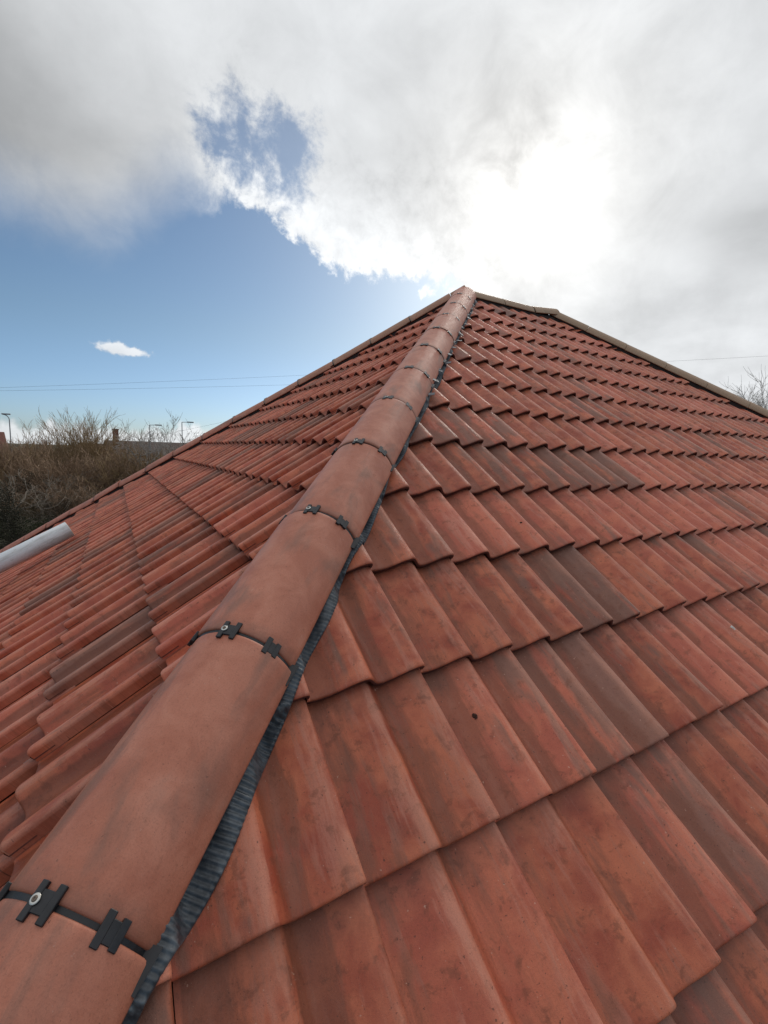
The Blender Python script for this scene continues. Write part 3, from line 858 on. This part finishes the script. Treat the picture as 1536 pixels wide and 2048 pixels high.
class Twigs:
    def __init__(s, seed): s.rg = random.Random(seed); s.V = []; s.F = []; s.ends = []
    def seg(s, p, q, r0, r1, sides):
        d = (q - p); L = d.length
        if L < 1e-5: return
        d /= L; a = d.orthogonal().normalized(); b = d.cross(a); k = len(s.V)
        for (c, r) in ((p, r0), (q, r1)):
            for i in range(sides):
                t = 2 * math.pi * i / sides; s.V.append(c + a * (r * math.cos(t)) + b * (r * math.sin(t)))
        for i in range(sides): s.F.append((k + i, k + (i + 1) % sides, k + sides + (i + 1) % sides, k + sides + i))
    def branch(s, p, d, L, r, depth, upb, wig, nch, shrink, spread, rmin=.004):
        rg = s.rg; n = 4 if depth > 1 else 3; sides = 6 if r > .05 else (4 if r > .015 else 3)
        pts = [p]; dirs = [d]; c = p.copy(); dd = d.copy()
        for i in range(n):
            dd = (dd + Vector((rg.gauss(0, wig), rg.gauss(0, wig), rg.gauss(0, wig) + upb))).normalized()
            nx = c + dd * (L / n); ra = r * (1 - .55 * i / n); rb = r * (1 - .55 * (i + 1) / n)
            s.seg(c, nx, ra, max(rb, rmin * .6), sides); c = nx; pts.append(c.copy()); dirs.append(dd.copy())
        if depth <= 0: s.ends.append(c.copy()); return
        for k in range(nch):
            t = rg.uniform(.25, 1.0) if k else 1.0
            i = min(n, max(1, int(round(t * n)))); o = dirs[i].orthogonal().normalized()
            ax = dirs[i]; ang = rg.uniform(0, 2 * math.pi); q = Matrix.Rotation(ang, 3, ax) @ o
            sp = spread * rg.uniform(.5, 1.25)
            nd = (ax * math.cos(sp) + q * math.sin(sp)).normalized()
            s.branch(pts[i], nd, L * shrink * rg.uniform(.7, 1.15), max(r * (.62 if k else .7) * (1 - .35 * t), rmin), depth - 1, upb, wig, nch, shrink, spread, rmin)
    def mesh(s, name, mat): return mesh(name, s.V, s.F, mat)


def shrub(seed, stems, h, mat, spread0=.5, depth=3, nch=4, wig=.12, upb=.05, r=.035, shrink=.6, sp=.5, rmin=.006, base=.5):
    t = Twigs(seed); rg = t.rg
    for i in range(stems):
        a = rg.uniform(0, 2 * math.pi); tl = rg.uniform(0, spread0)
        d = Vector((math.sin(tl) * math.cos(a), math.sin(tl) * math.sin(a), math.cos(tl)))
        t.branch(Vector((rg.gauss(0, base), rg.gauss(0, base), -.05)), d, h * rg.uniform(.35, .5), r * rg.uniform(.7, 1.2), depth, upb, wig, nch, shrink, sp, rmin)
    return t


def tree(name, pos, label, t, mats, trunk_h, trunk_r, group=None, cat='tree', rot=0.0, sc=1.0, trunk=None):
    e = empty(name); e.location = pos; e.rotation_euler.z = rot; e.scale = (sc, sc, sc); tag(e, label, cat, group)
    link('crown', t.mesh('crown', mats), e)
    tk = Twigs(1)
    lean = trunk or Vector((0, 0, 1))
    p = Vector((0, 0, -.1)); 
    for i in range(4):
        q = p + lean * (trunk_h / 4) + Vector((tk.rg.gauss(0, .03), tk.rg.gauss(0, .03), 0)); tk.seg(p, q, trunk_r * (1.15 - .12 * i), trunk_r * (1.03 - .12 * i), 8); p = q
    link('trunk', tk.mesh('trunk', mats), e); return e


def bare_tree(seed, h, limbs, mat, tilt=.6, **kw):
    """crown limbs start at the top of a trunk a quarter of the height"""
    t = Twigs(seed); rg = t.rg; a0 = rg.uniform(0, 6)
    kw = dict(dict(depth=4, upb=.04, wig=.16, nch=3, shrink=.68, spread=.55, rmin=.010), **kw)
    for i in range(limbs):
        a = a0 + 2 * math.pi * i / limbs + rg.gauss(0, .3); tl = rg.uniform(.15, tilt)
        d = Vector((math.sin(tl) * math.cos(a), math.sin(tl) * math.sin(a), math.cos(tl)))
        t.branch(Vector((0, 0, h * rg.uniform(.16, .28))), d, h * rg.uniform(.26, .36), h * .011, kw['depth'], kw['upb'], kw['wig'], kw['nch'], kw['shrink'], kw['spread'], kw['rmin'])
    return t

rg = random.Random(11)
# --- the big bushy tree whose spray of twigs stands highest
t = shrub(21, 48, 6.9, None, spread0=.75, depth=4, nch=3, wig=.09, upb=.07, r=.035, shrink=.66, sp=.42, rmin=.011, base=.55)
tree('bare_tree', at(-2.6, 45), 'widest bare bushy tree with upright twigs, tallest of the thicket on the left', t, 'bark_olive', 1.2, .16)
t = bare_tree(31, 6.4, 5, None, tilt=.45, upb=.07, nch=3)
tree('bare_tree', at(1.6, 48), 'slender bare tree right behind the brick chimney', t, 'bark_brown', 1.9, .10)
t = bare_tree(37, 7.0, 6, None, tilt=.6, upb=.05, wig=.20, nch=3, rmin=.013)
tree('bare_tree', at(3.3, 40), 'pale bare tree with crooked limbs in front of the long low roof', t, 'twig_grey', 2.0, .12)
t = bare_tree(43, 6.8, 5, None, tilt=.5, upb=.06, nch=3, rmin=.013)
tree('bare_tree', at(5.6, 41), 'bare tree between the two right-hand lamp posts, nearest the red roof', t, 'twig_grey', 2.0, .10)
t = bare_tree(47, 5.9, 6, None, tilt=.7, upb=.05, nch=3)
tree('bare_tree', at(-7.4, 50), 'thin bare tree beside the curved lamp post at the left edge', t, 'bark_brown', 1.6, .10)
t = bare_tree(53, 6.2, 7, None, tilt=.6, upb=.08, nch=3)
tree('bare_tree', at(-5.4, 52), 'low twiggy tree between the curved lamp post and the widest tree', t, 'bark_brown', 1.6, .10)
# pale gnarled trees in front of the thicket
for k, (az, dd, h, lab) in enumerate(((-6.6, 33, 4.2, 'pale gnarled tree with forked limbs, low at the left edge in front of the thicket'),
                                      (-3.6, 36, 3.9, 'pale crooked sapling standing in front of the widest bushy tree'),
                                      (-9.3, 30, 4.4, 'pale leaning tree cut by the left edge of the picture'),
                                      (-0.6, 38, 3.4, 'small pale forked sapling above the dry grass bank'))):
    t = bare_tree(60 + k, h, 4, None, tilt=1.0, upb=.0, wig=.30, nch=3, rmin=.014, spread=.8, depth=3)
    tree('gnarled_tree', at(az, dd), lab, t, 'bark_grey', h * .26, .09)
# dead pale brush lying low over the dark hollow
t = Twigs(77)
for i in range(42):
    p = Vector((rg.gauss(0, 2.2), rg.gauss(0, .9), rg.uniform(.2, 1.6))); a = rg.uniform(0, 6.28)
    t.branch(p, Vector((math.cos(a), math.sin(a) * .5, rg.uniform(-.1, .5))).normalized(), rg.uniform(.7, 1.5), .022, 2, -.02, .3, 3, .6, .7, .010)
o = link('dead_brush', t.mesh('dead_brush', 'bark_grey')); o.location = at(-5.6, 30.5); tag(o, 'tangle of pale dead branches lying over the dark hollow', 'brush', kind='stuff')

# --- thicket: one mass of brown twigs, built as joined copies of three shrubs
protos = [shrub(81 + k, 16, 4.6, None, spread0=.55, depth=3, nch=4, wig=.12, upb=.06, r=.028, shrink=.62, sp=.5, rmin=.012, base=.6) for k in range(3)]
pv = [(np.array([tuple(v) for v in p.V]), np.array([tuple(f) + ((f[0],) if len(f) == 3 else ()) for f in p.F])) for p in protos]


def mass(name, spots, mats, label, cat):
    VV, FF, MI = [], [], []; k = 0
    for (pos, s, rot, wh, mi) in spots:
        v, f = pv[wh]; c, s_ = math.cos(rot), math.sin(rot)
        Rz = np.array([[c, -s_, 0], [s_, c, 0], [0, 0, 1]]); w = (v * np.array(s)) @ Rz.T + np.array(pos)
        VV.append(w); FF.append(f + k); MI.append(np.full(len(f), mi)); k += len(w)
    VV = np.concatenate(VV); FF = np.concatenate(FF); MI = np.concatenate(MI)
    me = bpy.data.meshes.new(name); me.vertices.add(len(VV)); me.vertices.foreach_set('co', VV.astype(np.float32).ravel())
    me.loops.add(FF.size); me.loops.foreach_set('vertex_index', FF.astype(np.int32).ravel())
    me.polygons.add(len(FF)); me.polygons.foreach_set('loop_start', np.arange(0, FF.size, 4, dtype=np.int32)); me.polygons.foreach_set('loop_total', np.full(len(FF), 4, dtype=np.int32))
    for m in mats: me.materials.append(M[m])
    me.polygons.foreach_set('material_index', MI.astype(np.int32)); me.update(calc_edges=True); me.validate()
    o = link(name, me); tag(o, label, cat, kind='stuff'); return o
spots = []
for k in range(105):
    az = rg.uniform(-24, 16); dd = rg.uniform(37, 58)
    hh = rg.uniform(.85, 1.12) * (1.0 + (dd - 45) * .008)
    spots.append((tuple(at(az, dd)), (1.25, 1.25, hh), rg.uniform(0, 6.3), rg.randrange(3), rg.choice((0, 0, 1))))
mass('thicket', spots, ['bark_brown', 'bark_olive'], 'dense brown winter thicket of twigs behind the left side of the roof', 'thicket')
spots = []
for k in range(46):
    az = rg.uniform(-14, 10); dd = rg.uniform(30, 40)
    s = rg.uniform(.40, .62); spots.append((tuple(at(az, dd)), (.9, .9, s), rg.uniform(0, 6.3), rg.randrange(3), rg.choice((0, 0, 1))))
mass('undergrowth', spots, ['bark_brown', 'bark_dark'], 'low dark bramble undergrowth in front of the thicket', 'undergrowth')


def leaf_cloud(name, pos, radii, count, size, mat, label, cat, seed, kind=None, group=None, blade=False):
    rr = np.random.default_rng(seed)
    u = rr.normal(size=(count, 3)); u /= np.linalg.norm(u, axis=1)[:, None]
    # several lobes
    lob = rr.normal(size=(14, 3)) * .42; lob[:, 2] = np.abs(lob[:, 2]); li = rr.integers(0, 14, count)
    c = (lob[li] + u * rr.uniform(.1, 1, count)[:, None] ** .5 * .42) * np.array(radii)
    c[:, 2] = np.maximum(c[:, 2], 0.02)
    if blade:
        c = np.stack([rr.uniform(-1, 1, count) * radii[0], rr.uniform(-1, 1, count) * radii[1], np.zeros(count)], 1)
        a = rr.uniform(0, 6.28, count); hgt = rr.uniform(.5, 1.0, count) * radii[2]
        wv_ = np.stack([np.cos(a), np.sin(a), a * 0], 1) * size; ln = np.stack([rr.normal(0, .25, count), rr.normal(0, .25, count), np.ones(count)], 1) * hgt[:, None]
        V = np.stack([c - wv_, c + wv_, c + ln + wv_ * .15, c + ln - wv_ * .15], 1).reshape(-1, 3)
    else:
        a = rr.normal(size=(count, 3)); a /= np.linalg.norm(a, axis=1)[:, None]; b = np.cross(a, u); b /= np.linalg.norm(b, axis=1)[:, None] + 1e-6
        s = rr.uniform(.6, 1.3, count)[:, None] * size
        V = np.stack([c - a * s, c + b * s * .6, c + a * s, c - b * s * .6], 1).reshape(-1, 3)
    F = np.arange(count * 4).reshape(-1, 4)
    me = bpy.data.meshes.new(name); me.from_pydata(V.tolist(), [], F.tolist()); me.materials.append(M[mat]); me.update()
    o = link(name, me); o.location = pos; tag(o, label, cat, group, kind); return o
leaf_cloud('evergreen_bush', at(-3.8, 34), (2.6, 2.0, 2.3), 16000, .035, 'ivy_leaf', 'dark evergreen bush in the hollow below the pale crooked sapling', 'bush', 1)
leaf_cloud('evergreen_bush', at(-5.9, 27.5), (2.6, 1.5, 1.2), 12000, .03, 'ivy_leaf', 'low dark bush beneath the tangle of dead branches', 'bush', 2)
leaf_cloud('evergreen_bush', at(-9.6, 26.5), (1.3, 1.3, 3.0), 12000, .03, 'ivy_leaf', 'tall black-green bush cut by the left edge of the picture', 'bush', 3)
leaf_cloud('dry_grass_bank', at(-.6, 35.5), (4.6, 1.6, 1.5), 9000, .012, 'dry_grass', 'bank of tall straw-coloured dry grass above the far hip', 'grass', 4, kind='stuff', blade=True)
leaf_cloud('grass_patch', at(-8.2, 31), (2.6, 2.6, .35), 9000, .015, 'fresh_grass', 'patch of green grass at the left edge below the thicket', 'grass', 5, kind='stuff', blade=True)
leaf_cloud('round_bush', at(4.2, 52), (1.9, 1.5, 3.4), 6000, .06, 'dry_grass', 'pale rounded bush in front of the long low roof', 'bush', 6)

# --- the tree beyond the right-hand hip
t = bare_tree(91, 9.0, 11, None, tilt=.85, upb=.04, nch=5, rmin=.008, depth=4)
tree('bare_tree', at(67.6, 28), 'grey twiggy tree rising behind the right-hand hip at the right edge', t, 'twig_grey', 2.4, .16)

# --- houses
def far_house(pos, rot, lx, ly, zw, zr, roofmat, label, chim=None, windows=(), hip=False):
    e = empty('house', Matrix.Translation(pos) @ Matrix.Rotation(rot, 4, 'Z')); tag(e, label, 'house')
    link('wall', box_mesh('wall', -lx, lx, -ly, ly, -.05, zw, 'white_paint'), e)
    ov = .35; hx = lx if not hip else lx - ly
    V = [(-lx - ov, -ly - ov, zw - .15), (lx + ov, -ly - ov, zw - .15), (lx + ov, ly + ov, zw - .15), (-lx - ov, ly + ov, zw - .15), (-hx, 0, zr), (hx, 0, zr)]
    V += [(x, y, z - .18) for x, y, z in V[:4]]
    F = [(0, 1, 5, 4), (2, 3, 4, 5), (1, 2, 5), (3, 0, 4), (0, 6, 7, 1), (1, 7, 8, 2), (2, 8, 9, 3), (3, 9, 6, 0), (9, 8, 7, 6)]
    r = link('roof', mesh('roof', V, F, roofmat, False), e)
    if chim:
        cx, w, h = chim
        link('chimney', box_mesh('chimney', cx - w / 2, cx + w / 2, -.3, .3, zr - .6, zr + h, 'brick_wall'), r)
        link('chimney_cap', box_mesh('chimney_cap', cx - w / 2 - .06, cx + w / 2 + .06, -.36, .36, zr + h + .002, zr + h + .10, 'brick_wall'), r)
    for (x, z, w, h) in windows:
        f = link('window', box_mesh('window', x - w / 2, x + w / 2, -ly - .05, -ly + .02, z, z + h, 'white_paint'), e)
        link('pane', box_mesh('pane', x - w / 2 + .08, x + w / 2 - .08, -ly - .062, -ly - .052, z + .08, z + h - .08, 'window_glass'), f)
    return e
c0 = at(5.0, 72); far_house(c0, math.radians(-5), 7.5, 4.0, 2.9, 5.25, 'far_roof', 'long low white house with a dark brown roof behind the bare trees', windows=[(-5, .9, 1.3, 1.2), (-2, .9, 1.3, 1.2), (1, .9, 1.6, 1.2), (4.5, .9, 1.3, 1.2)])
c0 = at(-.2, 66); far_house(c0, math.radians(3), 3.6, 3.6, 2.7, 4.75, 'far_roof', 'small house with a brick chimney rising above the thicket', chim=(.35, .62, 1.75), windows=[(-1.6, .9, 1.2, 1.2), (1.6, .9, 1.2, 1.2)])
c0 = at(-12.6, 62); far_house(c0, math.radians(8), 3.8, 3.4, 2.9, 5.6, 'far_roof_red', 'house with a red roof at the left edge behind the curved lamp post', windows=[(-1.6, .9, 1.2, 1.2), (1.6, .9, 1.2, 1.2)])

# --- street lamps
def lamp(pos, h, arm, rot, label, curved=False):
    e = empty('street_lamp'); e.location = pos; e.rotation_euler.z = rot; tag(e, label, 'street lamp')
    t = Twigs(1); t.seg(Vector((0, 0, -.05)), Vector((0, 0, 1.2)), .09, .085, 10); t.seg(Vector((0, 0, 1.2)), Vector((0, 0, h - (.5 if curved else 0))), .062, .045, 10)
    link('pole', t.mesh('pole', 'galvanised'), e)
    t = Twigs(1)
    if curved:
        prev = Vector((0, 0, h - .5))
        for i in range(1, 8):
            a = i / 7 * math.pi / 2; q = Vector((arm * (1 - math.cos(a)), 0, h - .5 + .5 * math.sin(a))); t.seg(prev, q, .042, .040, 8); prev = q
    else:
        t.seg(Vector((0, 0, h)), Vector((arm, 0, h + .04)), .035, .030, 8)
    link('arm', t.mesh('arm', 'galvanised'), e)
    hb = bevel_mesh(box_mesh('lantern', arm - .08, arm + .62, -.13, .13, h - .02, h + .11, 'galvanised'), .035, 2); link('lantern', hb, e)
lamp(at(-8.65, 60), 7.30, -.5, 0, 'curved grey street lamp at the left edge of the picture', True)
lamp(at(3.35, 60), 7.03, .65, 0, 'straight grey street lamp above the long low roof, left of the pair', False)
lamp(at(6.6, 58), 7.45, .62, 0, 'straight grey street lamp nearest the red roof, right of the pair', False)

# --- overhead wires
def wire(p, q, sag, r, label):
    t = Twigs(1); n = 24; pts = []
    for i in range(n + 1):
        s = i / n; c = p.lerp(q, s); c.z -= sag * 4 * s * (1 - s); pts.append(c)
    for a, b in zip(pts[:-1], pts[1:]): t.seg(a, b, r, r, 5)
    o = link('overhead_wire', t.mesh('overhead_wire', 'wire_black')); tag(o, label, 'wire')
wire(at(-22, 46, 7.0), at(30, 46, 12.6), .15, .006, 'upper of the two overhead wires crossing the blue sky on the left')
wire(at(-22, 46, 7.1), at(30, 46, 11.6), .18, .006, 'lower of the two overhead wires crossing the blue sky on the left')
wire(at(4.5, 58, 5.9), at(20, 58, 10.3), .05, .008, 'short overhead wire rising to the right past the lamp nearest the roof')
wire(at(50, 40, 11.95), at(82, 40, 11.4), .10, .005, 'overhead wire crossing the clouds above the right-hand hip')
